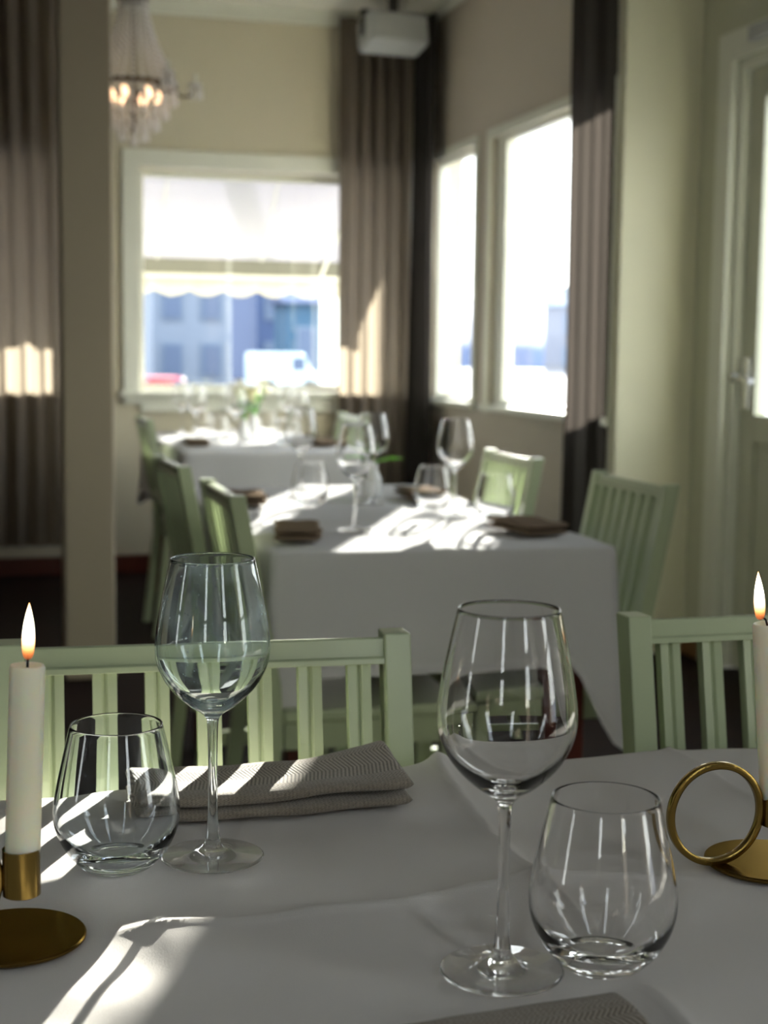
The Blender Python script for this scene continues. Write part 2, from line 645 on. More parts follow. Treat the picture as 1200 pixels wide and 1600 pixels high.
wall_with_holes('wall_rear', 'y', -1.00, 0.14, -2.6, 2.61, CH, [(-0.88, -0.56, 1.0, 2.6), (0.62, 0.94, 1.0, 2.6)], M_REAR)
wall_with_holes('wall_left', 'x', -2.75, 0.15, -1.0, 7.8, CH, [(0.70, 0.98, 0.7, 2.5)], M_REAR)

# timber column between the two rooms, and its beam
col = MB()
col.box(0.28, 0.45, 5.07, 5.24, 0, CH)
struct('column_1', col, M_POST, bevel=0.008)
struct('trim_1', MB().box(-2.6, 2.30, 7.455, 7.53, CH - 0.035, CH).box(-2.6, 2.30, 7.48, 7.53, CH - 0.07, CH - 0.035), M_TRIM, bevel=0.004)
struct('trim_2', MB().box(2.225, 2.30, 5.15, 7.455, CH - 0.035, CH), M_TRIM, bevel=0.004)
M_OAK = pbr('oak_baseboard', rgb(120, 82, 40), 0.45, noise_scale=9, noise_amt=0.2, stretch=(1, 0.15, 1))
struct('baseboard_back', MB().box(-2.6, 2.30, 7.51, 7.53, 0, 0.09), M_WOOD, bevel=0.003)
struct('baseboard_right', MB().box(2.592, 2.61, -0.86, 3.82, 0, 0.09).box(2.592, 2.61, 4.9, 5.07, 0, 0.09), M_OAK, bevel=0.003)

def window_y(n, x0, x1, z0, z1, y, case=0.085, sill=True, mat=M_TRIM, bars=()):
    w = bpy.data.objects.new('window_%d' % n, None)
    COL.objects.link(w)
    w['kind'] = 'structure'
    mb = MB()
    mb.box(x0 - case, x0, y - 0.025, y, z0 - 0.06, z1 + case)
    mb.box(x1, x1 + case, y - 0.025, y, z0 - 0.06, z1 + case)
    mb.box(x0, x1, y - 0.025, y, z1, z1 + case)
    mb.box(x0, x1, y - 0.02, y, z0 - 0.10, z0 - 0.02)
    mb.build('window_casing', mat, w, bevel=0.003)
    if sill:
        MB().box(x0 - case - 0.02, x1 + case + 0.02, y - 0.06, y + 0.12, z0 - 0.02, z0 + 0.005).build('window_sill', mat, w, bevel=0.004)
    yf = y + 0.12
    f = MB()
    t = 0.035
    f.box(x0, x0 + t, yf, yf + 0.05, z0, z1).box(x1 - t, x1, yf, yf + 0.05, z0, z1)
    f.box(x0 + t, x1 - t, yf, yf + 0.05, z0, z0 + t).box(x0 + t, x1 - t, yf, yf + 0.05, z1 - t, z1)
    for b in bars:
        f.box(b - 0.02, b + 0.02, yf, yf + 0.05, z0 + t, z1 - t)
    f.build('window_frame', mat, w, bevel=0.003)
    MB().box(x0 + t, x1 - t, yf + 0.022, yf + 0.028, z0 + t, z1 - t).build('window_glass', M_PANE, w)
    return w

def window_x(n, y0, y1, z0, z1, x, mat=M_TRIM2, far=0.022):
    w = bpy.data.objects.new('window_%d' % n, None)
    COL.objects.link(w)
    w['kind'] = 'structure'
    c = 0.045
    mb = MB()
    mb.box(x - 0.015, x, y0 - c, y0, z0 - 0.04, z1 + c).box(x - 0.015, x, y1, y1 + c, z0 - 0.04, z1 + c)
    mb.box(x - 0.015, x, y0, y1, z1, z1 + c)
    mb.build('window_casing', mat, w, bevel=0.003)
    MB().box(x - 0.04, x + 0.08, y0 - c, y1 + c, z0 - 0.03, z0).build('window_sill', mat, w, bevel=0.004)
    xf = x + 0.02
    t = 0.022
    f = MB()
    f.box(xf, xf + 0.05, y0, y0 + t, z0, z1).box(xf, xf + 0.05, y1 - far, y1, z0, z1)
    f.box(xf, xf + 0.05, y0 + t, y1 - far, z0, z0 + t).box(xf, xf + 0.05, y0 + t, y1 - far, z1 - t, z1)
    f.build('window_frame', mat, w, bevel=0.003)
    MB().box(xf + 0.022, xf + 0.028, y0 + t, y1 - far, z0 + t, z1 - t).build('window_glass', M_PANE, w)
    return w

window_y(1, 0.80, 2.20, SILL, HEAD, 7.53)
window_y(2, -0.60, 0.52, SILL, HEAD, 7.53)
window_x(3, 5.16, 6.50, 0.90, 2.11, 2.30, far=0.13)
window_x(4, 6.72, 7.40, 0.90, 2.11, 2.30)
def plain_window(n, axis, pos, a0, a1, z0=0.5, z1=2.5):
    w = bpy.data.objects.new('window_%d' % n, None)
    COL.objects.link(w)
    w['kind'] = 'structure'
    def bx(mb, a, b, p, q, c, d):
        return mb.box(a, b, p, q, c, d) if axis == 'y' else mb.box(p, q, a, b, c, d)
    f = MB()
    for a, b, c, d in ((a0, a0 + .05, z0, z1), (a1 - .05, a1, z0, z1), (a0 + .05, a1 - .05, z0, z0 + .05), (a0 + .05, a1 - .05, z1 - .05, z1), (a0 + .05, a1 - .05, 1.28, 1.32)):
        bx(f, a, b, pos - .03, pos + .03, c, d)
    f.build('window_frame', M_TRIM, w, bevel=0.003)
    g = MB()
    bx(g, a0 + .05, a1 - .05, pos - .003, pos + .003, z0 + .05, 1.28)
    bx(g, a0 + .05, a1 - .05, pos - .003, pos + .003, 1.32, z1 - .05)
    g.build('window_glass', M_PANE, w)
plain_window(5, 'y', -0.93, -0.88, -0.56, 1.0, 2.6)
plain_window(6, 'y', -0.93, 0.62, 0.94, 1.0, 2.6)
plain_window(7, 'x', 2.69, -0.80, -0.20)
plain_window(8, 'x', -2.68, 0.70, 0.98, 0.7)
plain_window(9, 'x', 2.69, 2.95, 3.65, 0.9, 2.4)  # unseen window, added to throw more daylight on the cream pier

# glazed door in the right wall
door = bpy.data.objects.new('door_1', None)
COL.objects.link(door)
door['kind'] = 'structure'
door.location = (2.61, 4.80, 0)
MB().box(-0.03, 0.0, 0.0, 0.10, 0, 2.27).box(-0.03, 0.0, -1.0, -0.90, 0, 2.27).box(-0.03, 0.0, -0.90, 0.0, 2.17, 2.27).build('door_casing', M_TRIM2, door, bevel=0.004)
MB().box(0.0, 0.12, -0.035, 0.0, 0, 2.17).box(0.0, 0.12, -0.90, -0.865, 0, 2.17).box(0.0, 0.12, -0.865, -0.035, 2.135, 2.17).build('door_frame', M_TRIM2, door, bevel=0.003)
leaf = MB()
leaf.box(0.03, 0.08, -0.14, -0.04, 0.01, 2.13).box(0.03, 0.08, -0.86, -0.76, 0.01, 2.13)
leaf.box(0.03, 0.08, -0.76, -0.14, 2.03, 2.13).box(0.03, 0.08, -0.76, -0.14, 0.83, 0.93).box(0.03, 0.08, -0.76, -0.14, 0.01, 0.15)
leaf.box(0.045, 0.065, -0.76, -0.14, 0.15, 0.83)
lo = leaf.build('door_leaf', M_DOOR, door, bevel=0.004)
MB().box(0.052, 0.058, -0.76, -0.14, 0.93, 2.03).build('door_glass', M_PANE, door)
hd = MB().box(0.018, 0.03, -0.115, -0.075, 0.95, 1.13)
hd.tube([(0.025, -0.095, 1.06), (-0.03, -0.095, 1.06)], 0.011, 10)
hd.tube([(-0.028, -0.09, 1.06), (-0.03, -0.15, 1.058), (-0.028, -0.215, 1.05)], 0.010, 10)
hd.ball((-0.03, -0.095, 1.06), 0.018, 12, 8)
hd.build('door_handle', M_CHROME, door, smooth=40)
MB().box(-0.06, 0.0, -0.42, -0.16, 2.20, 2.25).build('door_closer', M_SPEAKER, door, bevel=0.004)

# ------------------------------------------------------------------ exterior
M_GROUND = pbr('pale_paving', rgb(104, 104, 112), 0.9, noise_scale=0.5, noise_amt=0.1)
struct('ground', MB().box(-150, 200, 7.75, 260, -0.6, -0.5).box(2.85, 200, -60, 7.75, -0.6, -0.5).box(-60, 2.85, -60, -1.1, -0.6, -0.5).box(-60, -2.8, -1.1, 7.75, -0.6, -0.5), M_GROUND)
M_AWN = clothmat('cream_awning_canvas', (0.56, 0.56, 0.59, 1), 0.20, (0.6, 0.58, 0.66, 1), bump=0.05, scale=40)
M_AWNB = clothmat('awning_border_canvas', rgb(122, 122, 112), 0.1, rgb(124, 124, 112), bump=0.05, scale=40)
M_VAL = clothmat('cream_valance_canvas', rgb(208, 204, 190), 0.10, rgb(210, 204, 190), bump=0.05, scale=40)
def awning(name, x0, x1, label):
    e = empty(name, label, 'awning', (x0, 7.72, 0))
    L = x1 - x0
    z0, z1, d = 2.30, 1.565, 0.88
    mb = MB()
    n = 24
    vs, fs = [], []
    for i in range(n + 1):
        for k, q in enumerate((0, 0.33, 0.66, 0.86)):
            vs.append((L * i / n, d * q, z0 + (z1 - z0) * q - 0.03 * math.sin(PI * q)))
    for i in range(n):
        for k in range(3):
            a = i * 4 + k
            fs.append((a, a + 1, a + 5, a + 4))
    mb.add(vs, fs).build('canopy', M_AWN, e, smooth=180, solid=0.003)
    MB().add([(0, d * .86, z0 + (z1 - z0) * .86 - .013), (L, d * .86, z0 + (z1 - z0) * .86 - .013), (L, d, z1), (0, d, z1)], [(0, 1, 2, 3)]).build('border', M_AWNB, e, solid=0.003)
    vs, fs = [], []
    m = int(L / 0.018)
    for i in range(m + 1):
        x = L * i / m
        drop = 0.085 + 0.035 * abs(math.sin(PI * x / 0.20))
        wob = 0.008 * math.sin(x * 9)
        vs += [(x, d + 0.004, z1), (x, d + 0.01 + wob, z1 - drop)]
    for i in range(m):
        fs.append((2 * i, 2 * i + 1, 2 * i + 3, 2 * i + 2))
    MB().add(vs, fs).build('valance', M_VAL, e, smooth=180, solid=0.002)
    MB().tube([(0, d, z1), (L, d, z1)], 0.018, 10).build('front_bar', M_TRIM, e, smooth=40)
    for x in (0.35, L - 0.5):
        MB().tube([(x, 0.0, 2.0), (x, d - 0.02, z1)], 0.012, 8).build('folding_arm', M_TRIM, e, smooth=40)
    for i in range(1, int(L / 0.6)):
        MB().tube([(i * 0.6, 0.0, z0 - 0.006), (i * 0.6, d * 0.5, (z0 + z1) / 2 - 0.034), (i * 0.6, d * .86, z0 + (z1 - z0) * .86 - .02)], 0.006, 6).build('seam', M_TRIM, e, smooth=40)
awning('window_awning', -1.4, 2.47, 'cream canvas awning with scalloped valance outside the far window')
pole = MB().tube([(0, 0, 0), (0, 0, 3.2)], 0.075, 16).lathe([(0.12, 0), (0.12, 0.06), (0.075, 0.1)], 16)
tag(pole.build('terrace_post', M_TRIM, loc=(2.42, 10.2, -0.5), smooth=40), 'white round post standing on the terrace outside the far window', 'post')

wfm = pbr('house_window_frames', (0.10, 0.14, 0.20, 1), 0.6)
def house(name, label, loc, w, dpt, h, roof, wall, roofm, win, rz=0, cols=5, rows=2, cat='building'):
    e = empty(name, label, cat, loc, rz)
    MB().box(-w / 2, w / 2, 0, dpt, 0, h).build('walls', wall, e)
    if roof:
        o = 0.3
        MB().add([(-w / 2 - o, -o, h), (w / 2 + o, -o, h), (w / 2 + o, dpt + o, h), (-w / 2 - o, dpt + o, h), (-w / 2 - o, dpt / 2, h + roof), (w / 2 + o, dpt / 2, h + roof)],
                 [(0, 1, 5, 4), (2, 3, 4, 5), (0, 4, 3), (1, 2, 5), (0, 3, 2, 1)]).build('roof', roofm, e)
    wf = wfm
    for i in range(cols):
        for j in range(rows):
            x = -w / 2 + w * (i + 0.5) / cols
            z = h * (j + 0.45) / rows
            ww, hh = w / cols * 0.22, h / rows * 0.26
            f = MB().box(x - ww - .1, x + ww + .1, -0.08, 0, z - hh - .1, z + hh + .1).build('window', wf, e)
            MB().box(x - ww, x + ww, -0.1, -0.08, z - hh, z + hh).build('pane', win, f)
    return e
M_BL1 = pbr('haze_blue_render', (0.035, 0.06, 0.135, 1), 0.8, noise_scale=0.3, noise_amt=0.15)  # blue of distant haze and shade is put into these house colours
M_BL2 = pbr('haze_light_blue_cladding', (0.085, 0.14, 0.25, 1), 0.8, noise_scale=0.3, noise_amt=0.1)
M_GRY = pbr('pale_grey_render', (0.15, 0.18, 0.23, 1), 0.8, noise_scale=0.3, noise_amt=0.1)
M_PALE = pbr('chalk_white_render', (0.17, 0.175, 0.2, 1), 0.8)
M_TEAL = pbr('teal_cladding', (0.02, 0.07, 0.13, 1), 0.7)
M_ROOFB = pbr('haze_blue_grey_roof', (0.04, 0.06, 0.13, 1), 0.7)
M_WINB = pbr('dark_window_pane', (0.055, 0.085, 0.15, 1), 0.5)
M_RED = pbr('red_paint', rgb(170, 50, 60), 0.4)
M_DARKT = pbr('dark_tyre', rgb(28, 28, 34), 0.8)
house('harbour_house', 'building tinted haze blue beyond the terrace, right half of the far window view', (19.6, 76, -0.5), 11, 10, 5.6, 2.6, M_BL1, M_ROOFB, M_WINB, 0, 6, 2)
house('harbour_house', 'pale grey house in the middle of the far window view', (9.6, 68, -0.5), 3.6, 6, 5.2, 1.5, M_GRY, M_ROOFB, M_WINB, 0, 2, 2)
house('harbour_house', 'gabled house tinted light haze blue on the left of the far window view', (3.4, 60, -0.5), 6, 5, 3.9, 2.2, M_BL2, M_ROOFB, M_WINB, 0.0, 3, 1)
house('harbour_shed', 'narrow teal shed between the pale grey and haze blue houses', (13.2, 60, -0.5), 1.5, 3, 3.6, 0.6, M_TEAL, M_ROOFB, M_WINB, 0, 1, 1)
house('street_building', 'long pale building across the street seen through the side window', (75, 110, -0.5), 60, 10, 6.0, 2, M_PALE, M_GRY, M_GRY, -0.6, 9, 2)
def vehicle(name, label, cat, loc, L, Hh, body, rz=0):
    e = empty(name, label, cat, loc, rz)
    prof = [(-L / 2, 0.35), (L / 2, 0.35), (L / 2, Hh * 0.55), (L / 2 - L * .16, Hh * .62), (L / 2 - L * .28, Hh), (-L / 2 + 0.05, Hh), (-L / 2, Hh * .9)]
    MB().prism(prof, [(0, -0.9, 0), (0, 0.9, 0)], (1, 0, 0), (0, 0, 1)).build('body', body, e, bevel=0.04)
    MB().box(L * .05, L * .24, -0.92, -0.9, Hh * .62, Hh * .9).build('side_window', M_WINB, e)
    for x in (-L * .3, L * .32):
        MB().tube([(x, -0.95, 0.33), (x, -0.75, 0.33)], 0.33, 16).build('wheel', M_DARKT, e, smooth=40)
    return e
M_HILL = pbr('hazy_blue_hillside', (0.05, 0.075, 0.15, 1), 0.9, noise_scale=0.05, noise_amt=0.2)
hl = MB()
hv, hf = [], []
for i in range(81):
    for j in range(13):
        x = -120 + 4 * i
        y = 150 + 7 * j
        hv.append((x, y, -0.5 + 10.5 * (j / 12) ** 0.6 + 1.6 * noise.noise(Vector((x * .03, y * .03, 0)))))
for i in range(80):
    for j in range(12):
        a = i * 13 + j
        hf.append((a, a + 13, a + 14, a + 1))
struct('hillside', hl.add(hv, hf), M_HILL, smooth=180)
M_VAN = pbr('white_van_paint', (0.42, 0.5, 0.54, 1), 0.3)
vehicle('parked_van', 'white van parked beyond the terrace in the far window view', 'van', (10.21, 50, -0.5), 2.36, 1.58, M_VAN)
vehicle('parked_car', 'small red car parked at the left in the far window view', 'car', (5.74, 46, -0.5), 1.5, 0.8, M_RED)
def bush(loc, r, seed, label):
    rd = random.Random(seed)
    mb = MB()
    for i in range(260):
        a, b = rd.random() * 2 * PI, math.acos(rd.uniform(-0.2, 1))
        q = r * rd.uniform(.75, 1)
        c = Vector((q * math.sin(b) * math.cos(a), q * math.sin(b) * math.sin(a), q * math.cos(b) + r * .3))
        m = Matrix.Rotation(rd.random() * 6, 3, 'Z') @ Matrix.Rotation(rd.random() * 3, 3, 'X')
        mb.add([c + m @ Vector(p) * r for p in ((-.1, 0, 0), (0, -.05, 0), (.12, 0, .02), (0, .05, 0))], [(0, 1, 2, 3)])
    mb.ball((0, 0, r * .4), r * .75, 12, 8)
    o = mb.build('shrub', pbr('shrub_leaves_%d' % seed, rgb(60, 96, 50), 0.7, noise_scale=6, noise_amt=0.3), loc=loc)
    return tag(o, label, 'shrub')
bush((4.6, 7.8, -0.5), 0.5, 3, 'dark green shrub outside the glazed door')
def pot(loc):
    e = empty('flower_tub', 'red flowering tub seen low through the door glass', 'planter', loc)
    MB().lathe([(0.0, 0), (0.2, 0), (0.28, 0.5), (0.25, 0.5), (0.24, 0.45), (0, 0.45)], 24).build('tub', M_GRY, e, smooth=40)
    rd = random.Random(4)
    f = MB()
    for i in range(60):
        f.ball((rd.uniform(-.25, .25), rd.uniform(-.25, .25), rd.uniform(.6, .95)), 0.05, 6, 4)
    f.build('blossoms', M_RED, e, smooth=180)
    g = MB()
    for i in range(80):
        c = Vector((rd.uniform(-.28, .28), rd.uniform(-.28, .28), rd.uniform(.45, .85)))
        g.add([c + Vector(p) for p in ((-.06, 0, 0), (0, .03, .02), (.06, 0, .05), (0, -.03, .02))], [(0, 1, 2, 3)])
    g.build('foliage', pbr('tub_leaves', rgb(70, 110, 70), 0.6), e)
pot((3.75, 5.7, 0.1))
tag(MB().box(3.3, 4.6, 4.6, 6.8, -0.5, 0.08).build('terrace_wall', M_GRY), 'low pale terrace ledge outside the glazed door', 'ledge')

# ------------------------------------------------------------------ curtains
def curtain(name, label, p0, p1, z0, z1, mat, folds, amp, seed, spread=1.0, group=None):
    rd = random.Random(seed)
    P0, P1 = Vector((*p0, 0)), Vector((*p1, 0))
    d = (P1 - P0)
    L = d.length
    d.normalize()
    nrm = Vector((-d.y, d.x, 0))
    ph = [rd.uniform(0.7, 1.3) for _ in range(folds + 1)]
    n = folds * 14
    m = 30
    vs, fs = [], []
    for j in range(m + 1):
        z = z0 + (z1 - z0) * j / m
        for i in range(n + 1):
            u = i / n
            k = u * folds
            a = ph[int(min(k, folds - 1))] * (0.75 + 0.25 * math.sin(z * 1.7 + k))
            s = math.sin(2 * PI * k + 0.25 * math.sin(z * 1.3 + seed))
            s = math.copysign(abs(s) ** 0.7, s)
            off = amp * a * s
            x = L * u + 0.012 * math.sin(4 * PI * k + z)
            # fabric opens a little towards the hem
            x = L / 2 + (x - L / 2) * (1 + 0.08 * (spread - 1) * (z1 - z) / (z1 - z0) * 4)
            p = P0 + d * x + nrm * off
            vs.append((p.x - P0.x, p.y - P0.y, z))
    for j in range(m):
        for i in range(n):
            a = j * (n + 1) + i
            fs.append((a, a + 1, a + n + 2, a + n + 1))
    o = MB().add(vs, fs).build(name, mat, smooth=180, loc=(P0.x, P0.y, 0), recalc=False)
    return tag(o, label, 'curtain', group)
curtain('curtain', 'brown floor curtain covering the right edge of the far window', (1.80, 7.42), (2.17, 7.42), 0.02, CH - 0.04, M_CURTAIN, 5, 0.030, 1)
curtain('curtain', 'dark brown curtain in the room corner beside the narrow side window', (2.20, 7.45), (2.235, 7.20), 0.02, CH - 0.04, M_CURTDK, 4, 0.030, 2)
curtain('curtain', 'dark brown curtain hanging at the cream pier beside the large side window', (2.135, 5.20), (2.285, 5.13), 0.02, CH - 0.01, M_CURTDK, 2, 0.028, 5)
curtain('curtain', 'brown curtain with a sunlit patch left of the column', (-0.62, 7.42), (0.40, 7.42), 0.16, CH - 0.04, M_CURTAIN, 11, 0.036, 4)

# ------------------------------------------------------------------ chandelier and speaker
M_CRYST = clothmat('crystal', (0.85, 0.84, 0.82, 1), 0.55, (0.95, 0.92, 0.88, 1), bump=0)
M_ABR = pbr('aged_brass', rgb(96, 78, 56), 0.35, metal=1.0)
M_BULB = pbr('warm_bulb', rgb(255, 220, 180), 0.4, emis=(1.0, 0.62, 0.36, 1), emis_s=1.7)
def chandelier(loc):
    e = empty('chandelier', 'crystal chandelier with lit bulbs hanging beside the column', 'chandelier', loc)
    zt = CH - loc[2]
    MB().lathe([(0, zt), (0.05, zt), (0.045, zt - 0.03), (0.01, zt - 0.045), (0, zt - 0.045)], 20).build('ceiling_rose', M_ABR, e, smooth=40)
    c = MB()
    k = 0
    z = 0.52
    while z < zt - 0.05:
        c.tube([(0.009 * math.cos(t) * (k % 2), 0.009 * math.cos(t) * ((k + 1) % 2), z + 0.016 + 0.018 * math.sin(t)) for t in [2 * PI * q / 10 for q in range(10)]], 0.0025, 5, True)
        z += 0.028
        k += 1
    c.build('chain', M_ABR, e, smooth=60)
    MB().lathe([(0.055, 0.50), (0.06, 0.52), (0.05, 0.53), (0, 0.535), (0, 0.50)], 20).build('crown', M_ABR, e, smooth=40)
    MB().lathe([(0.152, 0.192), (0.158, 0.192), (0.158, 0.208), (0.152, 0.208), (0.152, 0.192)], 32).build('ring', M_ABR, e, smooth=30)
    MB().tube([(0, 0, 0.03), (0, 0, 0.52)], 0.008, 8).build('stem', M_ABR, e, smooth=40)
    for i in range(26):
        a = 2 * PI * i / 26
        b = MB()
        for k in range(15):
            t = k / 14
            r = 0.05 + 0.105 * (t ** 1.6)
            b.ball((r * math.cos(a), r * math.sin(a), 0.50 - 0.29 * t), 0.0085, 6, 4)
        b.build('bead_strand', M_CRYST, e, smooth=None)
    for tier, (r, z, n, dl) in enumerate(((0.155, 0.18, 22, 0.05), (0.125, 0.135, 18, 0.055), (0.09, 0.09, 14, 0.055), (0.05, 0.045, 8, 0.05))):
        b = MB()
        for i in range(n):
            a = 2 * PI * i / n
            x, y = r * math.cos(a), r * math.sin(a)
            b.ball((x, y, z), 0.007, 6, 4)
            b.lathe([(0, z - dl), (0.009, z - dl + 0.012), (0.006, z - 0.012), (0, z - 0.007)], 6, (x, y, 0))
        b.lathe([(r - .002, z + .004), (r + .002, z + .004), (r + .002, z + .008), (r - .002, z + .008), (r - .002, z + .004)], 24)
        b.build('crystal_tier', M_CRYST, e)
    MB().ball((0, 0, 0.0), 0.018, 10, 8).build('finial', M_CRYST, e, smooth=60)
    for i in range(5):
        a = 2 * PI * i / 5 + 0.12
        ca, sa = math.cos(a), math.sin(a)
        pts = [(ca * r, sa * r, z) for r, z in ((0.15, 0.20), (0.18, 0.175), (0.215, 0.18), (0.235, 0.215))]
        arm = MB().tube(pts, 0.005, 8).build('arm', M_ABR, e, smooth=60)
        MB().lathe([(0, .212), (0.022, .215), (0.026, .224), (0.008, .228), (0, .228)], 14, (ca * .235, sa * .235, 0)).build('drip_dish', M_CRYST, arm, smooth=40)
        d = MB()
        for k in range(6):
            t = 2 * PI * k / 6
            d.lathe([(0, .165), (0.006, .177), (0.003, .205), (0, .213)], 6, (ca * .235 + .022 * math.cos(t), sa * .235 + .022 * math.sin(t), 0))
        d.build('drop_crystals', M_CRYST, arm)
        MB().tube([(ca * .235, sa * .235, .228), (ca * .235, sa * .235, .262)], 0.007, 8).build('candle_sleeve', M_TRIM, arm, smooth=40)
    for i in range(6):
        a = 2 * PI * i / 6
        MB().ball((0.085 * math.cos(a), 0.085 * math.sin(a), 0.165), 0.017, 10, 8, sz=1.5).build('bulb', M_BULB, e, smooth=180)
chandelier((0.580, 5.62, 1.90))

sp = empty('ceiling_speaker', 'pale grey speaker box mounted high in front of the corner curtain', 'speaker', (1.99, 7.12, 2.60), 0.1)
MB().box(-0.155, 0.155, -0.09, 0.09, 0.0, 0.155, Matrix.Rotation(R(-12), 3, 'X')).build('cabinet', M_SPEAKER, sp, bevel=0.02, seg=3)
MB().box(-0.14, 0.14, -0.098, -0.088, 0.012, 0.143, Matrix.Rotation(R(-12), 3, 'X'), (0, 0, 0.077)).build('grille', pbr('speaker_grille', rgb(168, 170, 170), 0.6), sp, bevel=0.003)
MB().box(-0.165, 0.165, -0.02, 0.02, 0.165, 0.18).box(-0.165, -0.155, -0.02, 0.02, 0.06, 0.165).box(0.155, 0.165, -0.02, 0.02, 0.06, 0.165).box(-0.02, 0.02, -0.02, 0.02, 0.18, 0.25).build('bracket', M_SPEAKDK, sp)

# ------------------------------------------------------------------ chairs
def slat_profile(w, t):
    h = w / 2
    return [(-h, -t / 2), (-h * .25, -t / 2 + .0005), (0, -t * .2), (h * .25, -t / 2 + .0005), (h, -t / 2), (h, t / 2), (-h, t / 2)]
def make_chair(label, loc, rz, group):
    e = empty('dining_chair', label, 'chair', loc, rz, group)
    Wd = 0.39
    pw, pd = 0.026, 0.032
    def by(z):  # depth of the back above the seat
        return 0.165 + max(0, z - 0.45) * 0.19
    for sx in (-1, 1):
        x = sx * (Wd / 2 - pw / 2)
        pts = [(x, 0.215, 0.0), (x, 0.17, 0.40), (x, by(0.50), 0.50), (x, by(0.865), 0.865)]
        MB().prism([(-pw / 2, -pd / 2), (pw / 2, -pd / 2), (pw / 2, pd / 2), (-pw / 2, pd / 2)], pts, (1, 0, 0), (0, 1, 0)).build('back_post', M_GREEN, e, bevel=0.002)
        MB().prism([(-.019, -.019), (.019, -.019), (.019, .019), (-.019, .019)], [(sx * .175, -.19, 0.0), (sx * .172, -.185, 0.42)], (1, 0, 0), (0, 1, 0)).build('front_leg', M_GREEN, e, bevel=0.002)
        MB().box(sx * .178 - .009, sx * .178 + .009, -.17, .16, .19, .225).build('side_stretcher', M_GREEN, e, bevel=0.002)
    MB().box(-.20, .20, -.215, .155, .425, .45).build('seat', M_GREEN, e, bevel=0.008, seg=3)
    MB().box(-.155, .155, -.20, -.18, .37, .425).box(-.185, -.167, -.165, .15, .37, .425).box(.167, .185, -.165, .15, .37, .425).build('apron', M_GREEN, e, bevel=0.001)
    hw = Wd / 2 - pw
    tilt = Vector((0, 0.19, 1)).normalized()
    def P(z, dy=0):
        return Vector((0, by(z) + dy, z))
    # top rail with a bead along its lower edge
    rp = [(-.011, 0.0), (.011, 0.0), (.011, .029), (.008, .031), (-.008, .031), (-.011, .029)]
    yv = Vector((0, 1, 0)) - tilt * tilt.y
    yv.normalize()
    def rail(zc, prof, name):
        c = P(zc)
        MB().prism(prof, [c + Vector((-hw, 0, 0)), c + Vector((hw, 0, 0))], yv, tilt).build(name, M_GREEN, e, bevel=0.0008)
    rail(0.8395, [(-.010, 0.0), (.010, 0.0), (.010, .0185), (.0075, .020), (-.0075, .020), (-.010, .0185)], 'top_rail')
    rail(0.8335, [(-.0135, 0.0), (.0135, 0.0), (.0135, .0055), (.011, .0075), (-.011, .0075), (-.0135, .0055)], 'rail_bead')
    rail(0.525, [(-.010, 0.0), (.010, 0.0), (.010, .035), (-.010, .035)], 'lower_rail')
    n = 7
    for i in range(n):
        x = -hw + (i + 0.5) * 2 * hw / n
        MB().prism(slat_profile(0.0225, 0.013), [P(0.558) + Vector((x, 0, 0)), P(0.8335) + Vector((x, 0, 0))], (1, 0, 0), yv).build('slat', M_GREEN, e)
    return e
G_FC = 'sage green chairs across the near table'
G_MC = 'sage green chairs along the middle table'
chair_a = make_chair('sage green slatted chair facing the linen napkin on the near table', (0.195, 1.128, 0), R(-3), G_FC)
dup(chair_a, (0.843, 1.155, 0), R(0), 'sage green slatted chair behind the near table, behind the brass ring candle holder', G_FC)
dup(chair_a, (1.165, 3.00, 0), R(-90), 'green slatted chair right of the middle table, nearest to the cream pier', G_MC)
dup(chair_a, (1.165, 3.77, 0), R(-90), 'green slatted chair right of the middle table, in front of the side window wall', G_MC)
dup(chair_a, (0.710, 2.90, 0), R(90), 'green slatted chair left of the middle table, nearer of two pushed up to it', G_MC)
dup(chair_a, (0.700, 3.62, 0), R(92), 'green slatted chair left of the middle table, farther of two pushed up to it', G_MC)
dup(chair_a, (0.89, 5.95, 0), R(90), 'tall looking green chair at the far table, directly right of the column', 'green chairs at the far table')
dup(chair_a, (1.34, 6.25, 0), R(-90), 'green chair at the far table in front of the corner curtain', 'green chairs at the far table')

# ------------------------------------------------------------------ tables and cloths
def table(label, x0, x1, y0, y1, inset=0.05):
    cx, cy = (x0 + x1) / 2, (y0 + y1) / 2
    e = empty('dining_table', label, 'table', (cx, cy, 0))
    a, b = (x1 - x0) / 2, (y1 - y0) / 2
    MB().box(-a, a, -b, b, 0.708, 0.736).build('tabletop', M_WOOD, e, bevel=0.004)
    i = inset
    MB().box(-a + i, a - i, -b + i, -b + i + .02, .64, .708).box(-a + i, a - i, b - i - .02, b - i, .64, .708).box(-a + i, -a + i + .02, -b + i + .02, b - i - .02, .64, .708).box(a - i - .02, a - i, -b + i + .02, b - i - .02, .64, .708).build('apron', M_WOOD, e)
    for sx in (-1, 1):
        for sy in (-1, 1):
            x, y = sx * (a - i - .012), sy * (b - i - .012)
            MB().prism([(-.028, -.028), (.028, -.028), (.028, .028), (-.028, .028)], [(x, y, 0), (x, y, .708)], (1, 0, 0), (0, 1, 0)).build('leg', M_WOOD, e, bevel=0.003)
    return e

